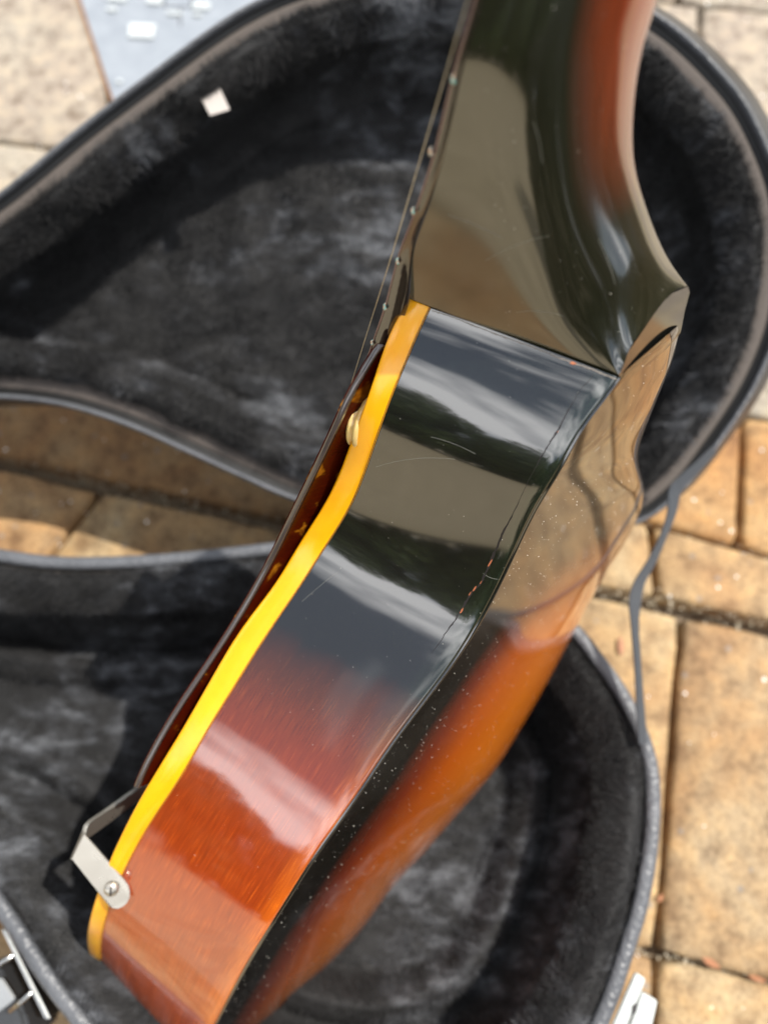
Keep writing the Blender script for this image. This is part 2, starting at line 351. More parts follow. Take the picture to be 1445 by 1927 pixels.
for r in range(1, len(rows) - 1):
    if r in vline: cl = vline[r]
    elif r in cuts: cl = [(x, x + random.uniform(-15, 15)) for x in cuts[r]]
    else:
        xs = [-1500]; 
        while xs[-1] < 2900: xs.append(xs[-1] + random.uniform(430, 640))
        cl = [(x, x + random.uniform(-25, 25)) for x in xs]
    t_, b_ = rows[r], rows[r + 1]
    for i in range(len(cl) - 1):
        (x0, x0b), (x1, x1b) = cl[i], cl[i + 1]
        gap = 1
        tl = ground(x0 + gap, t_(x0) + gap); tr = ground(x1 - gap, t_(x1) + gap); bl = ground(x0b + gap, b_(x0b) - gap); br = ground(x1b - gap, b_(x1b) - gap)
        if r == 7:                                             # wide gritty joint above this row
            tl = ground(x0 + gap, t_(x0) + 18); tr = ground(x1 - gap, t_(x1) + 18)
        xm = (x0 + x1) / 2
        mat = stone_m
        if r in (2, 3, 4) : mat = stone_pale
        if r == 4 and xm > 1200: mat = stone_pale
        if r == 5: mat = stone_orange
        if r == 6: mat = stone_brown_shaded if xm < 900 else stone_m
        
        paver([bl, br, tr, tl], mat, random.uniform(-0.002, 0.001))
# grit in the joints
def grit():
    vs, fs = [], []
    for _ in range(5200):
        k = random.choice([7, 7, 7, 6, 8, 5, 4]); x = random.uniform(-300, 1600)
        y = rows[k](x) + random.gauss(4 if k == 7 else 0, 13 if k == 7 else 5)
        p = ground(x, y, -0.006 if k != 7 else -0.004); s_ = random.uniform(0.0006, 0.0026)
        q = [Vector((random.gauss(0, 1), random.gauss(0, 1), random.gauss(0, 1))).normalized() * s_ for _ in range(4)]
        b0 = len(vs); vs.extend([p + v + Vector((0, 0, s_ * 0.6)) for v in q]); fs.extend([(b0, b0 + 1, b0 + 2), (b0, b0 + 2, b0 + 3), (b0, b0 + 3, b0 + 1), (b0 + 1, b0 + 3, b0 + 2)])
    return mesh('joint_grit', vs, fs, None, smooth=False)
grit_m = M('joint_grit', rough=0.85); g = G(grit_m)
g.t.links.new(g.ramp(g.noise(g.coord(), 160, 2), [(0.35, (0.14, 0.12, 0.08)), (0.5, (0.34, 0.28, 0.19)), (0.68, (0.55, 0.48, 0.37))]), g.b.inputs['Base Color'])
go = grit(); go.data.materials.append(grit_m); tag(go, kind='stuff', label='loose grit and sand crumbs in the joints of the paving')
def quad_sheet(name, x0, y0, x1, y1, z): return mesh(name, [(x0, y0, z), (x1, y0, z), (x1, y1, z), (x0, y1, z)], [(0, 1, 2, 3)], far_m, patio, smooth=False)
X0, X1, Y0, Y1 = -0.77, 0.80, -0.51, 1.5
for a_ in ((-45, -45, X0, 45), (X1, -45, 45, 45), (X0, -45, X1, Y0), (X0, Y1, X1, 45)):
    f_ = quad_sheet('outer_paving', a_[0], a_[1], a_[2], a_[3], -0.002)

# fallen leaf bits and bright quartz crumbs on the stones
lf_m = M('dry_leaf', (0.34, 0.14, 0.06), 0.6)
def leafbit(px, py, L_, W_, ang, z=0.004):
    c = ground(px, py, z); a = Vector((math.cos(ang), math.sin(ang), 0.1)) * L_; b = Vector((-math.sin(ang), math.cos(ang), 0.0)) * W_
    vs = [c - a, c - a * 0.3 + b + Vector((0, 0, 0.001)), c + a * 0.5 + b * 0.7, c + a, c + a * 0.4 - b * 0.8, c - a * 0.4 - b]
    return mesh('leaf_bit', vs, [(0, 1, 2, 3, 4, 5)], lf_m)
for (px, py, l, w_, an, lab) in ((1168, 1215, 0.010, 0.003, 1.5, 'slim orange leaf scrap beside the strap above the lower tray'), (1338, 1812, 0.008, 0.003, -0.5, 'orange leaf scrap in the joint right of the lower tray'),
        (1242, 1690, 0.004, 0.002, 0.9, 'tiny red scrap lying by the right edge of the lower tray'), (1425, 1842, 0.008, 0.002, -0.3, 'reddish leaf scrap in the joint at the right picture edge')):
    tag(leafbit(px, py, l, w_, an), lab, 'leaf')

# ------------------------------------------------------------------ galvanised plate, top left
pz = 0.006
plate = empty('metal_plate', ground(250, 60, 0))
tag(plate, 'blue grey galvanised metal plate with raised tabs lying on pale paving', 'metal plate')
def gp(x, y, z=pz): return ground(x, y, z)
def plate_piece(name, quad, z, th, mat, bev=0.0008):
    bm = bmesh.new(); V = [bm.verts.new(gp(x, y, z)) for x, y in quad]; f = bm.faces.new(V)
    r_ = bmesh.ops.extrude_face_region(bm, geom=[f]); bmesh.ops.translate(bm, vec=(0, 0, -th), verts=[v for v in r_['geom'] if isinstance(v, bmesh.types.BMVert)])
    bmesh.ops.recalc_face_normals(bm, faces=bm.faces[:]); bmesh.ops.bevel(bm, geom=bm.edges[:], offset=bev, segments=2, affect='EDGES')
    me = bpy.data.meshes.new(name); bm.to_mesh(me); bm.free(); o = link(name, me, mat, None, False); adopt(o, plate); return o
plate_piece('sheet', [(60, -260), (152, 0), (214, 190), (640, 190), (640, -260)], pz, 0.004, galv_m)
white_m = M('tab_highlight', (0.55, 0.58, 0.58), 0.3, Metallic=0.2)  # paler than the sheet: highlights on the raised tabs painted as colour
for (x, y, wd, hh) in ((268, 55, 50, 27), (212, 14, 20, 7), (292, -3, 30, 15), (380, 8, 34, 12), (329, 22, 28, 6), (372, 24, 20, 5), (222, -8, 40, 14), (226, 150, 12, 6), (452, -50, 40, 20), (300, -70, 44, 20), (210, -80, 40, 20)):
    plate_piece('tab', [(x - wd / 2, y - hh / 2), (x - wd / 2 - 2, y + hh / 2), (x + wd / 2 - 6, y + hh / 2 + 2), (x + wd / 2, y - hh / 2 + 2)], pz + 0.0035, 0.0034, white_m, 0.0011)
rust_m = M('rust', (0.30, 0.13, 0.04), 0.8)
plate_piece('rusty_edge', [(56, -260), (147, 0), (208, 188), (215, 190), (154, 0), (62, -260)], 0.0030, 0.0030, rust_m, 0.0002)
dark_m = M('slot_shadow_steel', (0.05, 0.05, 0.05), 0.6)
for (x0_, y0_, x1_, y1_) in ((310, 12, 360, 14), (338, 14, 341, 50), (308, -20, 311, 12), (359, -20, 362, 12)):
    plate_piece('slot', [(x0_, y0_), (x0_, y1_), (x1_, y1_), (x1_, y0_)], pz + 0.0004, 0.0012, dark_m, 0.0001)

# ------------------------------------------------------------------ guitar case
ZB = 0.13
LT = math.radians(25)
hinge = ground(800, 1000, ZB)
LN = Vector((0, -math.sin(LT), math.cos(LT)))            # lid opening normal
BN = Vector((0, 0, 1))
lid_px = [(0, 359), (149, 236), (279, 137), (379, 62), (463, 8), (560, -35), (700, -72), (850, -88), (1000, -80), (1130, -38), (1232, 20), (1290, 62), (1347, 118), (1400, 182), (1442, 262), (1472, 345), (1488, 440), (1485, 540), (1462, 640), (1415, 745), (1345, 850), (1285, 925), (1205, 985), (1080, 1010), (900, 1012), (720, 990), (560, 945), (450, 898), (350, 852), (240, 803), (120, 765), (0, 750), (-130, 752), (-330, 770), (-560, 790), (-760, 740), (-830, 600), (-780, 450), (-600, 390), (-400, 420), (-220, 450), (-100, 420)]
base_px = [(0, 1033), (100, 1046), (200, 1047), (350, 1038), (540, 1018), (700, 1010), (860, 1025), (980, 1080), (1085, 1172), (1134, 1232), (1179, 1295), (1214, 1363), (1235, 1425), (1243, 1490), (1240, 1585), (1220, 1705), (1196, 1785), (1162, 1888), (1120, 1980), (1040, 2090), (900, 2190), (720, 2235), (520, 2210), (360, 2140), (235, 2050), (122, 1915), (60, 1830), (0, 1735), (-70, 1650), (-200, 1600), (-420, 1640), (-640, 1600), (-780, 1430), (-740, 1180), (-560, 1010), (-300, 985), (-120, 1010)]
case = empty('guitar_case', ground(700, 1500, 0))
tag(case, 'open black vinyl guitar case with black plush lining lying on the stone pavers', 'guitar case')

def build_half(nm, px, p0, n, depth, nseg, wall_in, lip, rimw, tapew, slab, flo_amp, groove, hump, flare=0.0):
    # local frame
    e1 = Vector((1, 0, 0)); e2 = n.cross(e1).normalized(); e1 = e2.cross(n)
    W3 = [onplane(x, y, p0, n) for x, y in px]
    P2 = np.array([((q - p0).dot(e1), (q - p0).dot(e2)) for q in W3])
    Q = smooth_closed(P2, nseg)
    area = 0.5 * np.sum(Q[:, 0] * np.roll(Q[:, 1], -1) - np.roll(Q[:, 0], -1) * Q[:, 1])
    T = np.roll(Q, -1, 0) - np.roll(Q, 1, 0); T /= np.linalg.norm(T, axis=1)[:, None]
    for _ in range(6): T = (np.roll(T, 1, 0) + T * 2 + np.roll(T, -1, 0)) / 4
    Nn = np.stack([-T[:, 1], T[:, 0]], 1) * (1 if area > 0 else -1)      # inward
    sx, sy = 1.0, (1.0 if e2.y > 0 else -1.0)
    if e1.x < 0: sx = -1.0
    def W(p, z): return p0 + e1 * float(p[0]) + e2 * float(p[1]) + n * z
    def sweep(name, prof, mat, parent, rough=0.0, flip=False, fl=0.0):
        vs = []
        for (wd, z) in prof:
            for k in range(nseg):
                q = Q[k] + Nn[k] * (wd - fl * max(0.0, -Nn[k][0] * sx * 0.86 - Nn[k][1] * sy * 0.42 + 0.05) * min(1, max(0, -z - 0.006) / 0.035)); p = W(q, z)
                if rough:
                    dsp = noise.noise(p * 26) * 0.6 + noise.noise(p * 70) * 0.4
                    f_ = rough * min(1, max(0, (wd - prof[0][0]) / 0.004)); p = p + n * (dsp * f_) + (W(Q[k] + Nn[k] * (wd + 0.01), z) - W(q, z)) * (dsp * f_ * 50)
                vs.append(p)
        return mesh(name, vs, grid_faces(len(prof), nseg, close=True, flip=flip ^ (area > 0)), mat, parent), vs
    o_shell, _ = sweep(nm, [(0.06, -depth), (0.014, -depth), (0.004, -depth + 0.004), (-0.001, -depth + 0.014), (-0.001, -depth * 0.5), (-0.001, -0.028), (-0.001, -0.018), (-0.001, -0.010), (0.0012, -0.008), (0.0012, -0.006), (0.0, -0.0045)], shell_m, case, fl=flare)
    # closed bottom board
    bot = [W(Q[k] + Nn[k] * 0.03, -depth + 0.001) for k in range(nseg)]
    mesh('bottom_board', bot, [tuple(range(nseg))], shell_m, o_shell, smooth=False)
    rw = rimw
    sweep('edge_piping', [(0.0, -0.0045), (-0.0006, -0.002), (0.0010, 0.0), (rw * 0.5, 0.0008), (rw - 0.001, 0.0), (rw, -0.0025), (rw, -0.006)], rimv_m, o_shell)
    sweep('groove_band', [(rw - 0.0002, -0.0045), (rw + 0.0012, -0.0075), (rw + groove, -0.0078), (rw + groove + 0.0004, -0.0095)], groove_m, o_shell)
    rw = rw + groove
    sweep('fabric_tape', [(rw, -0.0085), (rw + 0.001, -0.0072), (rw + 0.003, -0.0072), (rw + 0.002 + tapew, -0.0085), (rw + tapew + 0.006, -0.013)], tape_m, o_shell)
    w0 = rw + tapew + 0.001
    prof = [(w0, -0.013), (w0 + 0.002, -0.004), (w0 + 0.006, lip), (w0 + 0.012, lip + 0.001), (w0 + slab * 0.6, lip - 0.003), (w0 + slab * 0.92, -0.010), (w0 + slab, -0.019), (w0 + slab * 0.82, -0.030), (w0 + slab * 0.80, -depth * 0.62), (w0 + slab + 0.004, -depth + 0.022), (w0 + slab + 0.014, -depth + 0.013)]
    if hump: prof += [(w0 + slab + 0.020, -depth + 0.020), (w0 + slab + 0.030, -depth + 0.013 + hump), (w0 + slab + 0.040, -depth + 0.010 + hump), (w0 + slab + 0.050, -depth + 0.016), (w0 + slab + 0.058, -depth + 0.013)]
    # densify
    dp = catmull(prof, 46)
    o_l, vl = sweep('plush_lining', [tuple(x) for x in dp], plush_m, o_shell, rough=0.0035)
    # floor grid
    ow = prof[-1][0] - 0.0005
    ring = [Q[k] + Nn[k] * ow for k in range(0, nseg, 2)]
    pts = [Vector((float(a[0]), float(a[1]))) for a in ring]; nb = len(pts)
    mn, mxx = np.min(ring, 0), np.max(ring, 0); st = 0.008
    ringa = np.array(ring)
    def inside(x, y):
        x1, y1 = ringa[:, 0], ringa[:, 1]; x2, y2 = np.roll(x1, -1), np.roll(y1, -1)
        c_ = ((y1 > y) != (y2 > y)) & (x < (x2 - x1) * (y - y1) / (y2 - y1 + 1e-12) + x1)
        return (np.count_nonzero(c_) % 2 == 1) and np.min(np.hypot(x1 - x, y1 - y)) > 0.005
    xx = mn[0]
    while xx < mxx[0]:
        yy = mn[1]
        while yy < mxx[1]:
            if inside(xx, yy): pts.append(Vector((xx + random.uniform(-.001, .001), yy + random.uniform(-.001, .001))))
            yy += st
        xx += st
    r_ = delaunay_2d_cdt(pts, [(i, (i + 1) % nb) for i in range(nb)], [list(range(nb))], 1, 1e-6)
    fv = []
    for v in r_[0]:
        p = W((v.x, v.y), -depth + 0.0128); dsp = noise.noise(p * 9) * 0.5 + noise.noise(p * 24) * 0.35 + noise.noise(p * 62) * 0.2 + noise.noise(Vector((p.x * 22, p.y * 130 + p.z * 40, 0))) * 0.16
        fv.append(p + n * dsp * flo_amp)
    mesh('plush_floor', fv, [tuple(f) for f in r_[2]], plush_m, o_shell)
    return o_shell, W, Q, Nn, (o_l, )

def pile(parent_o, src_names, count, ln, wd, comb, top=None):
    """short pile: thin triangles standing on the lining"""
    V = []
    for o in src_names:
        me = o.data; me.calc_loop_triangles(); nt_ = len(me.loop_triangles)
        co = np.empty(len(me.vertices) * 3, np.float32); me.vertices.foreach_get('co', co); co = co.reshape(-1, 3)
        tr = np.empty(nt_ * 3, np.int32); me.loop_triangles.foreach_get('vertices', tr); tr = tr.reshape(-1, 3)
        a, b, c = co[tr[:, 0]], co[tr[:, 1]], co[tr[:, 2]]; nn = np.cross(b - a, c - a); ar = np.linalg.norm(nn, axis=1)
        V.append((a, b, c, nn / (ar[:, None] + 1e-12), ar))
    a, b, c, nn, ar = [np.concatenate([v[k] for v in V]) for k in range(5)]
    if top is not None: ar = np.where((((a + b + c) / 3 - np.array(top[0])[None]) @ np.array(top[1])) > -0.016, ar, 0)
    cam_side = np.array(C0)[None] - (a + b + c) / 3
    nn = nn * np.where((nn * cam_side).sum(1) > 0, 1, -1)[:, None] if comb is None else nn
    i = rng.choice(len(ar), count, p=ar / ar.sum()); u = rng.random(count); v = rng.random(count); s_ = u + v > 1; u[s_] = 1 - u[s_]; v[s_] = 1 - v[s_]
    p = a[i] + (b[i] - a[i]) * u[:, None] + (c[i] - a[i]) * v[:, None]; n_ = nn[i]
    def fld(q, sc, ph): return np.stack([np.sin(q @ np.array(k) * sc + ph + f) for f, k in enumerate(([1.0, 0.6, -.4], [-.5, 1.1, .7], [.8, -.3, 1.0]))], 1)
    d = fld(p, 55, 0.3) * 0.5 + fld(p, 140, 1.1) * 0.45 + fld(p, 21, 2.0) * 0.5 + rng.normal(0, 0.35, (count, 3))
    dirn = n_ * 0.65 + d * 0.95; dirn /= np.linalg.norm(dirn, axis=1)[:, None]
    flip_ = (dirn * n_).sum(1) < 0.1; dirn[flip_] += n_[flip_] * 0.6
    side = np.cross(dirn, rng.normal(0, 1, (count, 3))); side /= np.linalg.norm(side, axis=1)[:, None] + 1e-9
    lnn = (ln * rng.uniform(0.5, 1.2, count))[:, None]; w_ = wd * 0.5
    vs = np.stack([p - side * w_ - n_ * 0.0008, p + side * w_ - n_ * 0.0008, p + dirn * lnn], 1).reshape(-1, 3)
    me = bpy.data.meshes.new('pile'); me.vertices.add(count * 3); me.vertices.foreach_set('co', vs.astype(np.float32).ravel())
    me.loops.add(count * 3); me.loops.foreach_set('vertex_index', np.arange(count * 3, dtype=np.int32))
    me.polygons.add(count); me.polygons.foreach_set('loop_start', np.arange(0, count * 3, 3, dtype=np.int32)); me.polygons.foreach_set('loop_total', np.full(count, 3, dtype=np.int32))
    me.update(calc_edges=True); me.validate()
    o = link('plush_pile', me, fur_m, parent_o, smooth=False); tag(o, kind='stuff'); return o

bs, Wb, Qb, Nb, lb = build_half('base_shell', base_px, hinge, BN, 0.118, 260, 0.05, 0.001, 0.0100, 0.000, 0.032, 0.006, 0.0002, 0.022)
ls, Wl, Ql, Nl, ll = build_half('lid_shell', lid_px, hinge + LN * 0.0, LN, 0.108, 260, 0.05, 0.004, 0.0042, 0.011, 0.026, 0.012, 0.0050, 0.0, 0.040)
for sh in (bs, ls):
    kids = [o for o in sh.children if o.name.startswith('plush')]
    pile(sh, kids, 260000, 0.0062, 0.0008, None)
pile(ls, [o for o in ls.children if o.name.startswith('plush_lining')], 70000, 0.010, 0.0008, None, (hinge, LN))
pile(bs, [o for o in bs.children if o.name.startswith('plush_lining')], 50000, 0.008, 0.0008, None, (hinge, BN))
for sh in (bs, ls): adopt(sh, case)

# ------------------------------------------------------------------ guitar body side
ARp = [(810, 579), (794, 610), (776, 653), (759, 694), (738, 743), (717, 802), (700, 851), (680, 909), (664, 946), (641, 987), (610, 1033), (568, 1099), (493, 1210), (438, 1299), (394, 1369), (344, 1459), (299, 1526), (269, 1573), (229, 1650), (207, 1706), (194, 1748), (188, 1793), (192, 1835), (225, 1858)]
ALp = [(768, 562), (743, 602), (727, 639), (716, 668), (703, 711), (690, 749), (674, 793), (658, 834), (648, 863), (632, 906), (613, 944), (587, 985), (555, 1034), (519, 1096), (448, 1190), (384, 1299), (344, 1369), (289, 1459), (249, 1528), (204, 1623), (184, 1678), (169, 1728), (162, 1768), (164, 1800), (174, 1826), (193, 1847), (230, 1862)]
Bp = [(1162, 710), (1123, 765), (1091, 803), (1060, 865), (1035, 909), (1010, 946), (979, 1008), (957, 1058), (920, 1133), (883, 1198), (842, 1258), (808, 1303), (745, 1385), (700, 1450), (683, 1477), (620, 1568), (588, 1613), (538, 1693), (488, 1773), (448, 1842), (409, 1917), (385, 1965), (352, 2042), (395, 2075)]
Sp = [(1275, 613), (1277, 630), (1262, 688), (1241, 737), (1225, 778), (1206, 827), (1198, 862), (1205, 893), (1211, 925), (1203, 967), (1165, 1040), (1128, 1100), (1088, 1174), (1031, 1283), (985, 1363), (928, 1454), (860, 1534), (791, 1614), (740, 1668), (673, 1758), (598, 1837), (503, 1927), (430, 2010), (440, 2060)]
#        A            AL           B            S          tilt  back_depth
keys = [((810, 579), (768, 562), (1162, 710), (1275, 613), 8, 0.018),
        ((776, 653), (727, 639), (1123, 765), (1268, 665), 18, 0.045),
        ((738, 743), (690, 749), (1060, 865), (1222, 786), 27, 0.085),
        ((700, 851), (658, 834), (1000, 968), (1206, 895), 40, 0.135),
        ((641, 987), (587, 985), (920, 1133), (1203, 967), 32, 0.170),
        ((568, 1099), (519, 1096), (842, 1258), (1128, 1100), 12, 0.18),
        ((438, 1299), (384, 1299), (700, 1450), (985, 1363), 5, 0.18),
        ((344, 1459), (289, 1459), (588, 1613), (860, 1534), 17, 0.18),
        ((269, 1573), (220, 1590), (500, 1755), (740, 1668), 28, 0.18),
        ((207, 1706), (170, 1725), (448, 1842), (673, 1758), 42, 0.18),
        ((188, 1793), (162, 1775), (385, 1965), (560, 1875), 62, 0.18),
        ((192, 1835), (174, 1826), (352, 2042), (503, 1927), 78, 0.16),
        ((225, 1858), (230, 1862), (395, 2075), (440, 2060), 84, 0.14)]
def frac_on(P, q):
    P = np.asarray(P, float); s_ = arc(P); best = None
    for i in range(len(P) - 1):
        d = P[i + 1] - P[i]; t = np.clip(np.dot(np.array(q) - P[i], d) / np.dot(d, d), 0, 1); e = np.linalg.norm(P[i] + d * t - q)
        if best is None or e < best[0] - 1e-9: best = (e, s_[i] + t * np.linalg.norm(d))
    return best[1]
NS = 170
def resampler(P, idx):
    P = np.asarray(P, float)
    ks = [frac_on(P, k[idx]) for k in keys]; ks[0] = 0; ks[-1] = arc(P)[-1]
    sm = catmull(P, 900); sa = arc(sm)
    return ks, sm, sa
kA = np.array([frac_on(ARp, k[0]) for k in keys]); kA[0] = 0; kA[-1] = arc(ARp)[-1]; sk = kA / kA[-1]
SV = np.linspace(0, 1, NS)
def mono(xk, yk, x):
    """monotone cubic"""
    xk = np.array(xk, float); yk = np.array(yk, float); h = np.diff(xk); d = np.diff(yk) / h
    m = np.zeros(len(xk)); m[0] = d[0]; m[-1] = d[-1]
    for i in range(1, len(xk) - 1):
        if d[i - 1] * d[i] > 0: m[i] = 2 * d[i - 1] * d[i] / (d[i - 1] + d[i])
    i = np.clip(np.searchsorted(xk, x) - 1, 0, len(h) - 1); t = (x - xk[i]) / h[i]
    return (2 * t**3 - 3 * t**2 + 1) * yk[i] + (t**3 - 2 * t**2 + t) * h[i] * m[i] + (-2 * t**3 + 3 * t**2) * yk[i + 1] + (t**3 - t**2) * h[i] * m[i + 1]
def gsm(Y, n):
    Y = np.array(Y, float)
    for _ in range(n):
        Z = Y.copy(); Z[1:-1] = (Y[:-2] + 2 * Y[1:-1] + Y[2:]) / 4; Y = Z
    return Y
def curve_px(P, idx, sm_=22):
    ks, sm, sa = resampler(P, idx); sc_ = sa[-1] / ks[-1]
    q = mono(sk, np.array(ks) * sc_, SV)
    return gsm(np.stack([np.interp(q, sa, sm[:, 0]), np.interp(q, sa, sm[:, 1])], 1), sm_)
A2 = curve_px(ARp, 0); L2 = curve_px(ALp, 1); B2 = curve_px(Bp, 2); S2 = curve_px(Sp, 3, 5)
TT = gsm(mono(sk, [k[4] for k in keys], SV), 8); BD = gsm(mono(sk, [k[5] for k in keys], SV), 8)
mid = (A2 + B2) / 2; dl = np.r_[0, np.linalg.norm(np.diff(mid, axis=0), axis=1)]
lnD = np.cumsum(dl * np.tan(np.radians(TT)) / F); DA = 0.300 * np.exp(lnD); DA = np.minimum(DA, 0.56)
DB = DA - 0.020
guitar = empty('guitar', at(600, 1200, 0.5))
tag(guitar, 'sunburst archtop guitar with thick yellow binding, held tilted over the open case', 'guitar')

def V3(P2, D): return [at(float(p[0]), float(p[1]), float(d)) for p, d in zip(P2, D)]
NT = 15
rows_ = []; uvs = []
A3 = V3(A2, DA); B3 = V3(B2, DB); L3 = V3(L2, DA + 0.0025)
# normals toward the viewer
NRM = []
for i in range(NS):
    t = A3[min(i + 1, NS - 1)] - A3[max(i - 1, 0)]; r = B3[i] - A3[i]; n_ = r.cross(t).normalized()
    NRM.append(n_)
sgn = 1 if NRM[20].dot(C0 - A3[20]) > 0 else -1
NRM = [n_ * sgn for n_ in NRM]
vs = []; uvs = []
for j in range(NT + 4):
    for i in range(NS):
        if j <= NT: t = j / NT; p = A3[i].lerp(B3[i], t * 0.985); v = t * 0.985
        else:
            k = (j - NT) / 3.0; an = k * math.pi / 2; rr = (B3[i] - A3[i]) ; rl = rr.length
            e = rr.normalized(); p = A3[i] + rr * 0.985 + e * (0.015 * rl * math.sin(an)) - NRM[i] * (0.0012 * (1 - math.cos(an))); v = 0.985 + 0.015 * k
        p = p + NRM[i] * (0.0012 * math.sin(math.pi * min(v, 1)))
        vs.append(p); uvs.append((SV[i], v))
rim = mesh('side', vs, grid_faces(NT + 4, NS), rim_m, None, uv=uvs); adopt(rim, guitar)
# yellow binding: proud strip with rounded outer corner
vs = []
prof = [(0.0, -0.003), (0.0, 0.0002), (0.03, 0.00045), (0.5, 0.0005), (0.88, 0.0004), (0.97, -0.0002), (1.0, -0.0012), (1.0, -0.005)]
for (f_, hgt) in prof:
    for i in range(NS): vs.append(A3[i].lerp(L3[i], f_) + NRM[i] * hgt)
bind = mesh('binding', vs, grid_faces(len(prof), NS), bind_m); adopt(bind, guitar)
vs = []
for f_, hg in ((-0.004, 0.0007), (0.012, 0.0008), (0.045, 0.00052)):
    for i in range(NS): vs.append(A3[i].lerp(L3[i], f_) + NRM[i] * hg)
bl = mesh('binding_seam', vs, grid_faces(3, NS), M('aged_seam', (0.20, 0.075, 0.01), 0.5)); bl.parent = bind
# back plate: arched, running from the edge away from the viewer
def back_pt(i, w_):
    px = 1 - (1 - w_) ** 2 if w_ <= 1 else 1 - (w_ - 1) ** 2 * 0.9
    q = B2[i] + (S2[i] - B2[i]) * px; d = DB[i] + 0.0014 + BD[i] * (w_ if w_ <= 1 else 1 + (w_ - 1) * 0.9)
    return at(float(q[0]), float(q[1]), float(d))
NW = 40; vs = []; uvs = []
for j in range(NW):
    w_ = 1.45 * (j / (NW - 1)) ** 1.25
    for i in range(NS): vs.append(back_pt(i, w_)); uvs.append((SV[i], w_))
# edge lip joining side and back
bk_ = mesh('back', vs, grid_faces(NW, NS, flip=True), back_m, uv=uvs); adopt(bk_, guitar)
vs = []
for i in range(NS):
    e = (B3[i] - A3[i]).normalized(); b0 = B3[i] - NRM[i] * 0.0010; b1 = back_pt(i, 0.012)
    for k in range(6):
        an = k / 5 * math.pi; vs.append(b0.lerp(b1, (1 - math.cos(an)) / 2) + (e * 0.0011 + NRM[i] * 0.0006) * math.sin(an))
eb = mesh('back_edge', vs, grid_faces(NS, 6), black_m); adopt(eb, guitar)
# top plate and far side close the body
far = [back_pt(i, 1.45) for i in range(NS)]; vs = []
for i in range(NS): vs.append(L3[i] - NRM[i] * 0.002)
for i in range(NS): vs.append(L3[i].lerp(far[i] - (B3[i] - A3[i]), 0.5) - (B3[i] - A3[i]).normalized() * -0.002)
for i in range(NS): vs.append(far[i] - (B3[i] - A3[i]) * 0.9)
spruce_m = M('sunburst_top', (0.10, 0.022, 0.006)); lacquer(spruce_m)
tp = mesh('top', vs, grid_faces(3, NS), spruce_m); adopt(tp, guitar)
fs_ = mesh('far_side', [f for f in far] + [far[i] - (B3[i] - A3[i]) * 0.9 for i in range(NS)], grid_faces(2, NS), rim_m); adopt(fs_, guitar)

# ------------------------------------------------------------------ neck and heel
# columns: side edge, middle of flat, ridge, hollow, back centre line, wrap-round
nk_px = [
 [(768, 561), (960, 634), (1110, 690), (1161, 706), (1186, 652), (1216, 610), (1262, 552), (1292, 538), (1300, 532)],
 [(773, 480), (915, 540), (1055, 585), (1112, 590), (1150, 565), (1182, 535), (1222, 500), (1254, 480), (1240, 460)],
 [(803, 385), (905, 420), (1025, 450), (1080, 460), (1115, 455), (1145, 440), (1188, 415), (1218, 395), (1203, 375)],
 [(832, 280), (910, 300), (1005, 312), (1058, 318), (1090, 318), (1118, 312), (1160, 300), (1191, 288), (1172, 270)],
 [(866, 130), (930, 135), (1005, 138), (1055, 138), (1088, 138), (1118, 137), (1165, 136), (1200, 134), (1178, 120)],
 [(904, 0), (960, 0), (1028, 0), (1075, 0), (1108, 0), (1140, 0), (1196, 0), (1236, 0), (1212, -8)],
 [(958, -200), (1010, -200), (1078, -200), (1128, -200), (1162, -200), (1196, -200), (1256, -200), (1300, -200), (1276, -205)],
 [(1015, -430), (1070, -430), (1140, -430), (1192, -430), (1228, -430), (1264, -430), (1326, -430), (1372, -430), (1350, -432)]]
nk_d = [0.300, 0.2815, 0.2600, 0.2405, 0.2195, 0.2055, 0.188, 0.172]
nk_xb = [1161, 990, 935, 908, 895, 925, 985, 1045]
nk_R = [0, 0.050, 0.044, 0.042, 0.040, 0.038, 0.034, 0.030]
NV = 9
cp0, cp1, cp2 = at(1162, 707, 0.2803), at(1294, 539, 0.2872), at(1274, 612, 0.2985); cpn = (cp1 - cp0).cross(cp2 - cp0).normalized()
NR, NCc = 90, 96
gr = []
for r in range(8):
    P = catmull(nk_px[r][:8], 88); row = []
    L0 = P[0, 0]; Rr = P[-1, 0]; xb = nk_xb[r]
    sa_ = arc(P)
    if r == 0:
        kx = int(np.argmin(np.hypot(P[:, 0] - 1161, P[:, 1] - 706)))
        for c in range(88):
            d = 1 / (3.3333 + 0.001552 * (P[c, 0] - 768) - 0.002609 * (P[c, 1] - 561)) if c <= kx else (onplane(P[c, 0], P[c, 1], cp0, cpn) - C0).dot(FW) - 0.0003
            row.append(at(P[c, 0], P[c, 1], d))
    else:
        for c in range(88):
            x = P[c, 0]; w_ = min(1, max(0, (x - xb) / (Rr - xb))); inv = 1 / nk_d[r] + 0.001552 * (x - L0) - 0.002609 * (P[c, 1] - P[0, 1])
            d = 1 / inv + nk_R[r] * (1 - math.sqrt(max(0, 1 - w_ ** 2.2)))
            row.append(at(x, P[c, 1], d))
    e = row[-1]; dd = (e - C0).dot(FW)
    for q in range(1, 9): row.append(at(P[-1, 0] - 3 * q, P[-1, 1] - 2 * q, dd + 0.004 * q if r else dd + 0.001 * q))
    gr.append([tuple(p) for p in row])
gr = np.array(gr)
G2 = np.stack([catmull(gr[:, c], NR) for c in range(96)], 1)
for _ in range(14):
    Z = G2.copy(); Z[:, 1:86] = (G2[:, :85] + 2 * G2[:, 1:86] + G2[:, 2:87]) / 4; Z[0] = G2[0]
    Z2 = Z.copy(); Z2[1:-1] = (Z[:-2] + 2 * Z[1:-1] + Z[2:]) / 4; G2 = Z2
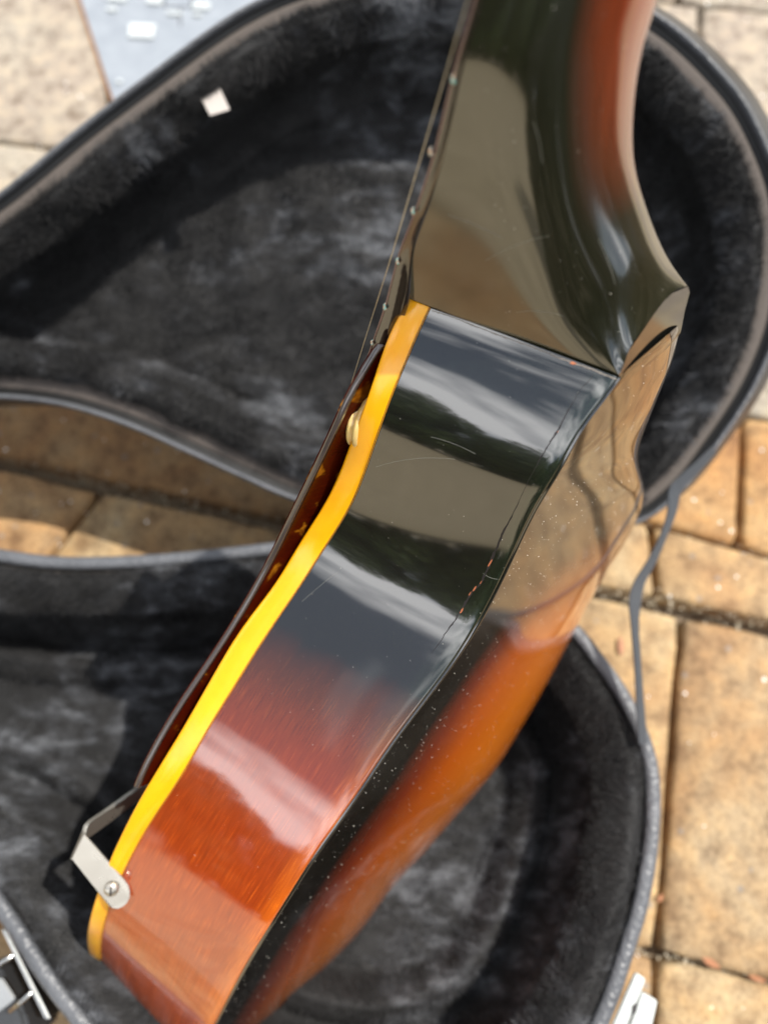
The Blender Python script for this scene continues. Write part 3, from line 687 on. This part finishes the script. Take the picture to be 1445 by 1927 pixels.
uvs = [(r / (NR - 1), c / (NCc - 1)) for r in range(NR) for c in range(NCc)]
nk = mesh('neck', G2.reshape(-1, 3), grid_faces(NR, NCc, flip=True), neck_m, uv=uvs); adopt(nk, guitar)
# far half of the neck closes it behind
back_half = []
for r in range(NR):
    a, b = Vector(G2[r, 0]), Vector(G2[r, -1]); away = FW * 0.022
    back_half += [a, a + away, (a + b) / 2 + away * 1.3, b + away * 0.3, b]
nb_ = mesh('neck_far_side', back_half, grid_faces(NR, 5), neck_m, uv=[(0, 0)] * len(back_half)); adopt(nb_, guitar)
# heel cap
tipz = 0.298
cap_px = [(1163, 707), (1183, 660), (1214, 615), (1242, 573), (1264, 552), (1294, 539), (1297, 550), (1288, 584), (1280, 626), (1258, 652), (1222, 684), (1190, 703)]
cap_d = [0.2805, 0.283, 0.286, 0.290, 0.293, 0.2965, 0.298, 0.299, 0.299]
bm = bmesh.new(); V_ = [bm.verts.new(onplane(x, y, cp0, cpn)) for (x, y) in cap_px]; f = bm.faces.new(V_)
ex = bmesh.ops.extrude_face_region(bm, geom=bm.faces[:]); bmesh.ops.translate(bm, vec=tuple(FW * 0.004 + R_ * -0.003), verts=[v for v in ex['geom'] if isinstance(v, bmesh.types.BMVert)])
bmesh.ops.recalc_face_normals(bm, faces=bm.faces[:])
me = bpy.data.meshes.new('heel_cap'); bm.to_mesh(me); bm.free(); hc = link('heel_cap', me, black_m, None, False); adopt(hc, guitar)

# fingerboard with its near side showing
Fp = [(1003, -430), (946, -200), (893, 0), (855, 130), (818, 281), (783, 391), (750, 477), (724, 572), (700, 642), (683, 691), (668, 728)]
Fi = [(1018, -430), (960, -200), (906, 0), (869, 130), (836, 280), (806, 386), (776, 478), (768, 566), (748, 640), (726, 690), (704, 730)]
Fd = [0.173, 0.189, 0.2065, 0.2205, 0.2415, 0.2610, 0.2825, 0.302, 0.3165, 0.3265, 0.334]
fo = catmull([tuple(at(*p, d)) for p, d in zip(Fp, Fd)], 60); fi = catmull([tuple(at(*p, d - 1.1e-4 * (p[0] - q_[0]))) for p, q_, d in zip(Fi, Fp, Fd)], 60)
vs = []
for a, b in zip(fo, fi):
    a, b = Vector(a), Vector(b); mid_ = a.lerp(b, 0.12)
    awy = ((a - C0).normalized() + R_ * 0.15) * 0.05
    vs += [b + awy * 0.9, b, mid_, a + awy * 0.01, a + awy]
fb_m = M('rosewood_fingerboard', (0.02, 0.012, 0.008)); lacquer(fb_m, 0.08)
fb = mesh('fingerboard', vs, grid_faces(60, 5, close=True) + [(0, 1, 2, 3, 4)], fb_m); adopt(fb, guitar)
# worn edge line
fe_m = M('worn_edge_wood', (0.22, 0.13, 0.10), 0.35, Coat_Weight=0.4)
fe = tube('fingerboard_edge', [Vector(a) + (Vector(b) - Vector(a)) * 0.05 for a, b in zip(fo, fi)], 0.00035, fe_m); adopt(fe, guitar)
def near_depth(P, D, y): return float(np.interp(y, [p[1] for p in P], D))
for (x, y, s_) in ((854, 145, 0.8), (811, 282, 0.75), (778, 394, 0.75), (749, 488, 0.75), (725, 574, 0.8), (701, 642, 0.7), (684, 691, 0.6)):
    d = near_depth(Fp, Fd, y) - 0.0006; c = at(x, y + 2, d); tdir = (at(x + 12, y - 36, d - 0.004) - c).normalized(); sd_ = (at(x + 30, y + 8, d) - c).normalized()
    P = [c - tdir * 0.0019 * s_ + sd_ * 0.0006, c - tdir * 0.0009 * s_ - sd_ * 0.0001, c + tdir * 0.0004 * s_ - sd_ * 0.0005, c + tdir * 0.0017 * s_ - sd_ * 0.0001]
    fr = tube('fret_end', [P[0], P[0].lerp(P[1], .5), P[1], P[2], P[3]], [0.0006 * s_, 0.0010 * s_, 0.0009 * s_, 0.0007 * s_, 0.0003 * s_], fret_m, n=7); adopt(fr, guitar)
# strings
for k in range(6):
    away = (FW + R_ * 0.42).normalized() * (0.009 * k)
    P = [at(1000, -430, 0.172), at(880, 0, 0.2062), at(738, 477, 0.283), at(686, 642, 0.319), at(655, 742, 0.340), at(480, 1150, 0.42)]
    st_ = tube('string', [p + away for p in P], 0.00020 + 0.00008 * k, string_m, n=6); adopt(st_, guitar)

# ------------------------------------------------------------------ pickguard
Ep = [(718, 649), (708, 658), (686, 697), (658, 741), (637, 793), (616, 836), (590, 892), (562, 947), (535, 1002), (500, 1078), (433, 1190), (379, 1269), (324, 1349), (289, 1414), (268, 1455), (258, 1482)]
def dA_at_y(y): return float(np.interp(y, A2[:150, 1], DA[:150]))
Ed = [dA_at_y(y - 35) + 0.007 for x, y in Ep]
E3 = catmull([tuple(at(*p, d)) for p, d in zip(Ep, Ed)], 90)
E3 = gsm(E3, 30)
rdir = []
for p in E3:
    i = int(np.argmin([(Vector(p) - a).length for a in A3])); rdir.append(((B3[i] - A3[i]).normalized(), NRM[i]))
vs = []; ve = []
for k, p in enumerate(E3):
    p = Vector(p); r_, n_ = rdir[k]; aw = (-n_ + r_ * 0.34).normalized(); taper = min(1.0, 0.35 + k / 12.0)
    t_ = 0.0022
    vs += [p + r_ * 0.0004, p + aw * 0.07 * taper + r_ * 0.0004, p + aw * 0.07 * taper - r_ * t_, p - r_ * t_]
    ve += [p + r_ * 0.0009 + aw * 0.0014, p + r_ * 0.0008 - aw * 0.0004, p - r_ * 0.0012 - aw * 0.0006, p - r_ * 0.0022 + aw * 0.0012]
pg = mesh('pickguard', vs, grid_faces(90, 4, close=True), tort_m, smooth=False); adopt(pg, guitar)
pge = mesh('bevelled_edge', ve, grid_faces(90, 4, close=True), pgedge_m); pge.parent = pg
# cream knob under the guard
kc = at(697, 790, 0.3400); kr, kn = rdir[22]
kax = (kr * 1.0).normalized(); ku = kn.cross(kax).normalized(); kv = kax.cross(ku)
kp = [(0.0, -0.0062), (0.0095, -0.0062), (0.0110, -0.0055), (0.0113, -0.0042), (0.0100, -0.0030), (0.0104, -0.0022), (0.0118, -0.0016), (0.0122, 0.0000), (0.0116, 0.0012), (0.0, 0.0014)]
vs = []
for r_, z_ in kp:
    for k in range(40): an = k / 40 * 2 * math.pi; vs.append(kc + kax * (z_ * 0.9) + (ku * math.cos(an) + kv * math.sin(an)) * r_ * 1.3)
kb = mesh('volume_knob', vs, grid_faces(len(kp), 40, close=True), cream_m); adopt(kb, guitar)

# ------------------------------------------------------------------ guard bracket
tabd = dA_at_y(1690)
c1, c2 = (159, 1570, tabd - 0.016), (136, 1617, tabd - 0.014)
T1 = [at(159, 1570, tabd - 0.020), at(200, 1617, tabd - 0.0155), at(234, 1656, tabd - 0.0115)]
T2 = [at(136, 1617, tabd - 0.0195), at(172, 1663, tabd - 0.0150), at(204, 1704, tabd - 0.0108)]
top_c = [T1[0], T1[1], T1[2], at(242, 1667, tabd - 0.0106), at(245, 1679, tabd - 0.0101), at(244, 1690, tabd - 0.0098), at(239, 1700, tabd - 0.0097), at(231, 1707, tabd - 0.0098), at(222, 1711, tabd - 0.0100), at(212, 1709, tabd - 0.0104), T2[2], T2[1], T2[0]]
bm = bmesh.new(); V_ = [bm.verts.new(p) for p in top_c]; f = bm.faces.new(V_); f.normal_update()
nf = f.normal if f.normal.dot(C0 - top_c[0]) > 0 else -f.normal
ex = bmesh.ops.extrude_face_region(bm, geom=[f]); bmesh.ops.translate(bm, vec=tuple(nf * -0.0016), verts=[v for v in ex['geom'] if isinstance(v, bmesh.types.BMVert)])
bmesh.ops.recalc_face_normals(bm, faces=bm.faces[:]); bmesh.ops.bevel(bm, geom=bm.edges[:], offset=0.0003, segments=2, affect='EDGES')
me = bpy.data.meshes.new('guard_bracket'); bm.to_mesh(me); bm.free(); br = link('guard_bracket', me, steel_m, None, False); adopt(br, guitar)
armT = catmull([tuple(p) for p in (at(159, 1571, tabd - 0.0196), at(160, 1561, tabd - 0.017), at(168, 1547, tabd - 0.012), at(204, 1522, tabd + 0.002), at(250, 1489, tabd + 0.018), at(266, 1479, tabd + 0.024), at(300, 1466, tabd + 0.034))], 24)
wv3 = T2[0] - T1[0]
armB = [Vector(p) + wv3 * max(0.62, 1 - 0.5 * i / 23) + (FW * 0.006 + R_ * 0.004) * (i / 23) for i, p in enumerate(armT)]
arm = ribbon('bracket_arm', [Vector(p) for p in armT], armB, 0.0022, steel_m); arm.parent = br
sc_ = at(210, 1674, tabd - 0.0134); su = (T2[1] - T1[1]).normalized(); sv_ = nf.cross(su).normalized(); vs = []
for r_, z_ in ((0.0042, -0.0004), (0.0040, 0.0006), (0.0030, 0.0014), (0.0015, 0.0018), (0.0002, 0.0019)):
    for k in range(24): an = k / 24 * 2 * math.pi; vs.append(sc_ + nf * z_ + (su * math.cos(an) + sv_ * math.sin(an)) * r_)
sw = mesh('screw', vs, grid_faces(5, 24, close=True), steel_m); sw.parent = br
sl = box('screw_slot', sc_ + nf * 0.0018, (su * 0.0024 + sv_ * 0.0012, sv_ * 0.00040 - su * 0.0002, nf * 0.0003), crack_m, sw)

# ------------------------------------------------------------------ wear on the guitar
bpy.context.view_layer.update()
def bvh_of(o):
    me = o.data; return BVHTree.FromPolygons([v.co for v in me.vertices], [tuple(p.vertices) for p in me.polygons])
bv_rim, bv_back, bv_neck = bvh_of(rim), bvh_of(bk_), bvh_of(nk)
def hit(bv, px, py, lift=0.0002):
    r = ray(px, py).normalized(); h = bv.ray_cast(C0, r)
    if h[0] is None: return None
    n_ = h[1] if h[1].dot(r) < 0 else -h[1]
    return h[0] + n_ * lift, n_
crk = [(1117, 704), (1104, 720), (1091, 734), (1078, 757), (1066, 778), (1056, 796), (1048, 812), (1036, 830), (1026, 846), (1016, 864), (1007, 881), (997, 898), (989, 915), (982, 930), (976, 943), (965, 966), (954, 987), (944, 1008), (936, 1027), (927, 1047), (920, 1064), (912, 1082), (905, 1096), (894, 1108), (886, 1117), (876, 1134), (867, 1149), (855, 1168), (842, 1186), (828, 1208), (812, 1230)]
cw = [0.8, 0.9, 0.8, 0.9, 1.6, 2.6, 2.8, 2.2, 2.0, 2.2, 1.0, 0.7, 0.6, 0.7, 1.0, 1.6, 2.4, 2.8, 3.0, 3.2, 3.4, 3.0, 2.6, 2.4, 2.6, 2.6, 2.2, 2.0, 1.6, 1.0, 0.4]
C_ = catmull([(x, y, w_) for (x, y), w_ in zip(crk, cw)], 150); lp, rp = [], []
for (x, y, w_) in C_:
    j = random.gauss(0, 0.5); k = max(0.25, w_ * random.uniform(0.45, 1.1)) * 0.8
    a, b = hit(bv_rim, x - 0.86 * k + j, y - 0.5 * k, 0.00012), hit(bv_rim, x + 0.86 * k + j, y + 0.5 * k, 0.00012)
    if a and b: lp.append(a[0]); rp.append(b[0])
ck = ribbon('finish_crack', lp, rp, 0.00012, crack_m); ck.parent = rim
def chip(o_parent, bv, x, y, rx, ry, ang, mat, name='bare_wood_chip', n=9, jit=0.35, lift=0.0003):
    vs = []
    for k in range(n):
        an = k / n * 2 * math.pi; q = random.uniform(1 - jit, 1 + jit); ux, uy = math.cos(an) * rx * q, math.sin(an) * ry * q
        h_ = hit(bv, x + ux * math.cos(ang) - uy * math.sin(ang), y + ux * math.sin(ang) + uy * math.cos(ang), lift)
        if h_ is None: return None
        vs.append(h_[0])
    o = mesh(name, vs, [tuple(range(n))], mat, o_parent, smooth=False); return o
for (x, y, rx, ry) in ((922, 1059, 9, 2.4), (905, 1095, 4, 1.6), (893, 1107, 9, 2.4), (884, 1117, 7, 2.0), (869, 1148, 8, 2.2), (1049, 812, 2, 1), ):
    chip(rim, bv_rim, x, y, rx * 0.8, ry * 0.6, -1.0, wood_m)
chip(nk, bv_neck, 776, 566, 5, 2.2, 0.4, wood_m)
chip(rim, bv_rim, 1078, 684, 6, 3, 0.2, wood_m, lift=0.0004)
# chipped dark seam between heel and side
sm_ = [(812, 580), (850, 592), (900, 612), (960, 634), (1010, 652), (1060, 672), (1090, 683), (1112, 690), (1135, 700), (1158, 709)]
C_ = catmull(sm_, 90); lp, rp = [], []
for (x, y) in C_:
    a, b = hit(bv_rim, x + random.gauss(0, .4), y + 3.2, 0.0002), hit(bv_rim, x, y + 4.2 + random.uniform(0.3, 2.4), 0.0002)
    if a and b: lp.append(a[0]); rp.append(b[0])
if len(lp) > 4:
    o = ribbon('neck_joint_seam', lp, rp, 0.00015, M('worn_joint_line', (0.20, 0.17, 0.14), 0.3)); o.parent = rim
# fine scratches and dust
def scatter(parent_o, bv, name, n, region, smin, smax, mat, cond=None):
    vs, fs = [], []
    for _ in range(n):
        x, y = random.uniform(region[0], region[2]), random.uniform(region[1], region[3])
        if cond and not cond(x, y): continue
        h_ = hit(bv, x, y, 0.00008)
        if h_ is None: continue
        p, n_ = h_; t = n_.orthogonal().normalized(); t = Matrix.Rotation(random.uniform(0, 6.28), 3, n_) @ t; b = n_.cross(t); s_ = random.uniform(smin, smax) * random.choice([0.6, 0.8, 1, 1.6]); e_ = s_ * random.uniform(0.4, 1.0)
        k = len(vs); vs += [p - t * s_, p - b * e_, p + t * s_, p + b * e_, p + n_ * s_ * 0.6]; fs += [(k, k + 1, k + 4), (k + 1, k + 2, k + 4), (k + 2, k + 3, k + 4), (k + 3, k, k + 4)]
    o = mesh(name, vs, fs, mat, parent_o, smooth=False); tag(o, kind='stuff'); return o
scatter(bk_, bv_back, 'dust_specks', 5200, (380, 900, 1290, 1927), 0.00008, 0.00022, dust_m)
scatter(bk_, bv_back, 'dust_specks', 260, (1000, 650, 1290, 1150), 0.00008, 0.00020, dust_m)
scatter(rim, bv_rim, 'dust_specks', 420, (200, 580, 1160, 1927), 0.00006, 0.00014, dust_m)
scatter(nk, bv_neck, 'dust_specks', 160, (740, 0, 1290, 700), 0.00006, 0.00014, dust_m)
hair_m = M('fine_scratch', (0.30, 0.30, 0.26), 0.4)
def scratch(parent_o, bv, x0, y0, ang, ln, bend, w_=0.00005):
    P = []
    for k in range(9):
        t = k / 8; a = ang + bend * t; x0 += math.cos(a) * ln / 8; y0 += math.sin(a) * ln / 8
        h_ = hit(bv, x0, y0, 0.00003)
        if h_ is None: return
        P.append(h_[0])
    o = tube('scratch', P, w_, hair_m, parent_o, n=4, caps=False)
scr = [(690, 885, -0.35, 150, 0.45), (560, 1140, -0.75, 90, 0.1), (800, 820, 0.2, 90, 0.3), (880, 1160, 1.2, 30, -1.2), (850, 1200, 0.6, 40, -1.0), (815, 1235, 0.3, 50, 0.9), (790, 1265, 0.2, 40, 1.0), (905, 1075, 0.8, 35, -0.8)]
for a_ in scr: scratch(rim, bv_rim, *a_)
for a_ in ((900, 500, -0.6, 130, 0.4), (830, 400, 0.3, 110, 0.2), (1000, 220, 1.2, 80, 0.3), (960, 590, -0.2, 90, 0.5), (1120, 440, 1.1, 90, 0.2)): scratch(nk, bv_neck, *a_, 0.00004)

# ------------------------------------------------------------------ case fittings
# webbing stay from lid to base
s1 = [(1342, 846, 0.560), (1318, 872, 0.558), (1283, 905, 0.555), (1268, 928, 0.553), (1263, 965, 0.552), (1247, 1010, 0.550), (1226, 1055, 0.549), (1203, 1095, 0.548), (1194, 1130, 0.547), (1194, 1180, 0.546), (1199, 1250, 0.545), (1204, 1330, 0.544), (1209, 1400, 0.543)]
hw = [7, 8, 10, 12, 8, 6, 8, 10, 11, 7, 6, 7, 8]; tw = [0.9, 0.9, 0.9, 0.6, 0.3, 0.25, 0.2, 0.1, 0, 0, 0, 0, 0]
Cs = catmull([(x, y, d, h_, t_) for (x, y, d), h_, t_ in zip(s1, hw, tw)], 60)
lp = [at(x - h_ * math.cos(t_), y - h_ * math.sin(t_) * 0.9, d) for x, y, d, h_, t_ in Cs]; rp = [at(x + h_ * math.cos(t_), y + h_ * math.sin(t_) * 0.9, d + 0.004) for x, y, d, h_, t_ in Cs]
st = ribbon('stay_strap', lp, rp, 0.0012, strap_m); adopt(st, case)
# small white tag sewn into the lid roll
tq = [(377, 180), (413, 160), (433, 206), (396, 217)]
dl_ = 0.585
tp_ = [at(x, y, dl_ + (0.006 if k < 2 else 0)) for k, (x, y) in enumerate([(372, 168), (408, 150), (433, 207), (396, 218)])]
def lid_depth(px, py, z): 
    p = onplane(px, py, hinge + LN * z, LN); return (p - C0).dot(FW)
tp_ = [at(x, y, lid_depth(x, y, -0.006 if k < 2 else 0.004)) for k, (x, y) in enumerate([(370, 168), (406, 148), (433, 207), (396, 218)])]
lpp = [tp_[0].lerp(tp_[3], t) + LN * math.sin(t * 3) * 0.001 for t in np.linspace(0, 1, 7)]; rpp = [tp_[1].lerp(tp_[2], t) + LN * math.sin(t * 3) * 0.001 for t in np.linspace(0, 1, 7)]
tg = ribbon('sewn_tag', lpp, rpp, 0.0008, tag_m); adopt(tg, case)
# right latch on the base
def bd(px, py, z): return onplane(px, py, Vector((0, 0, z)), Vector((0, 0, 1)))
def slab_px(name, quad, z, th, mat, parent, bev=0.0008):
    bm = bmesh.new(); V = [bm.verts.new(bd(x, y, z)) for x, y in quad]; f = bm.faces.new(V)
    r_ = bmesh.ops.extrude_face_region(bm, geom=[f]); bmesh.ops.translate(bm, vec=(0, 0, -th), verts=[v for v in r_['geom'] if isinstance(v, bmesh.types.BMVert)])
    bmesh.ops.recalc_face_normals(bm, faces=bm.faces[:]); bmesh.ops.bevel(bm, geom=bm.edges[:], offset=bev, segments=2, affect='EDGES')
    me = bpy.data.meshes.new(name); bm.to_mesh(me); bm.free(); o = link(name, me, mat, None, False); adopt(o, case) if parent is None else setattr(o, 'parent', parent); return o
lt = slab_px('latch', [(1196, 1830), (1215, 1843), (1178, 1935), (1150, 1935)], ZB - 0.004, 0.004, latchw_m, None)
slab_px('latch_plate', [(1207, 1866), (1237, 1884), (1222, 1950), (1180, 1945)], ZB - 0.012, 0.018, latchw_m, lt)
o = slab_px('latch_slot', [(1189, 1893), (1199, 1887), (1196, 1905), (1188, 1912)], ZB - 0.0035, 0.001, crack_m, lt, 0.0001)
# left latch: hasp plate with two wire arms
lh = slab_px('hasp_plate', [(2, 1748), (12, 1752), (96, 1918), (84, 1918)], ZB - 0.010, 0.05, chrome_m, None)
for (a, b) in (((26, 1797), (-30, 1832)), ((62, 1866), (20, 1903))):
    o = tube('wire_arm', [bd(a[0], a[1], ZB - 0.010), bd((a[0] + b[0]) / 2, (a[1] + b[1]) / 2, ZB - 0.012), bd(b[0], b[1], ZB - 0.016)], 0.0016, chrome_m, lh)
slab_px('hasp_body', [(-60, 1830), (-5, 1818), (45, 1905), (60, 1960), (-40, 1960)], ZB - 0.035, 0.05, shell_m, lh, 0.003)
slab_px('hasp_lever', [(-40, 1850), (4, 1840), (30, 1880), (-10, 1910)], ZB - 0.028, 0.006, chrome_m, lh, 0.001)

# ------------------------------------------------------------------ trees round the yard (seen in the lacquer)
leaf_m = M('tree_leaf', (0.045, 0.075, 0.022), 0.5); bark_m = M('tree_bark', (0.09, 0.07, 0.05), 0.85)
g = G(leaf_m); g.t.links.new(g.ramp(g.noise(g.coord(), 1.5, 3), [(0.3, (0.028, 0.050, 0.014)), (0.7, (0.075, 0.11, 0.03))]), g.b.inputs['Base Color'])
def crown_mesh(seed, hgt, rad, nl=26000):
    r = np.random.default_rng(seed); cl = []
    for _ in range(26):
        v = r.normal(0, 1, 3); v /= np.linalg.norm(v); q = v * r.uniform(0.35, 0.85) * np.array([rad, rad, hgt * 0.42]); cl.append(np.append(q, r.uniform(0.45, 0.8) * rad * 0.6))
    cl = np.array(cl); k = r.integers(0, len(cl), nl); v = r.normal(0, 1, (nl, 3)); v /= np.linalg.norm(v, axis=1)[:, None]
    p = cl[k, :3] + v * (cl[k, 3:4] * r.uniform(0.6, 1.05, (nl, 1))); p[:, 2] += hgt * 0.36; p[:, 2] = np.where(p[:, 2] < 0.1, 0.1 + r.uniform(0, 1.5, nl), p[:, 2])
    t = r.normal(0, 1, (nl, 3)); t /= np.linalg.norm(t, axis=1)[:, None]; b = np.cross(t, v); b /= np.linalg.norm(b, axis=1)[:, None] + 1e-9; s_ = r.uniform(0.06, 0.12, (nl, 1))
    q = np.stack([p - t * s_, p - b * s_ * 0.6, p + t * s_, p + b * s_ * 0.6], 1).reshape(-1, 3)
    me = bpy.data.meshes.new('crown'); me.from_pydata(q.tolist(), [], [(4 * i, 4 * i + 1, 4 * i + 2, 4 * i + 3) for i in range(nl)]); me.materials.append(leaf_m); return me
crowns = [crown_mesh(1, 6, 2.6), crown_mesh(2, 7, 2.9), crown_mesh(3, 5, 2.4)]
def tree(ang, dist, scale, k, label):
    a = math.radians(ang); t = empty('tree', (math.sin(a) * dist, math.cos(a) * dist, -SINK)); tag(t, label, 'tree', 'trees round the yard')
    c = bpy.data.objects.new('crown', crowns[k % 3]); COL.objects.link(c); c.parent = t; c.scale = (scale * 1.35, scale * 1.35, scale * 1.1); c.rotation_euler = (0, 0, ang * 1.7)
    tr = tube('trunk', [(0, 0, 0), (0.05, 0, 1.2 * scale), (-0.05, 0.08, 3.6 * scale)], [0.22 * scale, 0.16 * scale, 0.06 * scale], bark_m, t, n=10)
# unseen clipped hedging behind the viewer, added to darken the neck reflection
def added_hedge():
    r = np.random.default_rng(9); t = empty('added_hedge', (0.2, -1.35, -SINK)); tag(t, 'unseen dark clipped hedging, added to be mirrored in the neck lacquer', 'added_hedge')
    n_ = 60000; ang = r.uniform(math.radians(92), math.radians(186), n_); rad = 2.5 + r.uniform(-0.2, 0.2, n_); z = r.uniform(0.0, 0.85, n_) * (0.93 + 0.07 * np.sin(ang * 9))
    p = np.stack([np.sin(ang) * rad - 0.3, np.cos(ang) * rad + 2.6, z], 1); d1 = r.normal(0, 1, (n_, 3)); d1 /= np.linalg.norm(d1, axis=1)[:, None]; d2 = np.cross(d1, r.normal(0, 1, (n_, 3))); d2 /= np.linalg.norm(d2, axis=1)[:, None]; s_ = r.uniform(0.010, 0.022, (n_, 1))
    q = np.stack([p - d1 * s_, p - d2 * s_ * 0.6, p + d1 * s_, p + d2 * s_ * 0.6], 1).reshape(-1, 3)
    me = bpy.data.meshes.new('foliage'); me.from_pydata(q.tolist(), [], [(4 * i, 4 * i + 1, 4 * i + 2, 4 * i + 3) for i in range(n_)]); link('foliage', me, M('added_hedge_leaf', (0.030, 0.032, 0.016), 0.6), t, False)
    for k in range(7):
        a = math.radians(96 + k * 14); x, y = math.sin(a) * 2.5 - 0.3, math.cos(a) * 2.5 + 2.6
        tube('stem', [(x, y, 0), (x + 0.04, y, 0.4), (x - 0.03, y + 0.03, 0.75)], [0.03, 0.02, 0.01], bark_m, t, n=7)
added_hedge()
TREES = [(-150, 15, 1.0), (-135, 17, 1.15), (-120, 15, 1.0), (-105, 17, 1.2), (-88, 16, 1.0), (-72, 17, 1.1), (-165, 17, 1.1), (-50, 18, 1.1), (178, 16, 1.0), (155, 19, 1.0), (-25, 20, 1.1), (40, 20, 0.9), (95, 20, 0.9)]
for i, (a_, d_, s_) in enumerate(TREES): tree(a_, d_, s_, i, 'leafy green tree standing round the yard, mirrored in the lacquer')
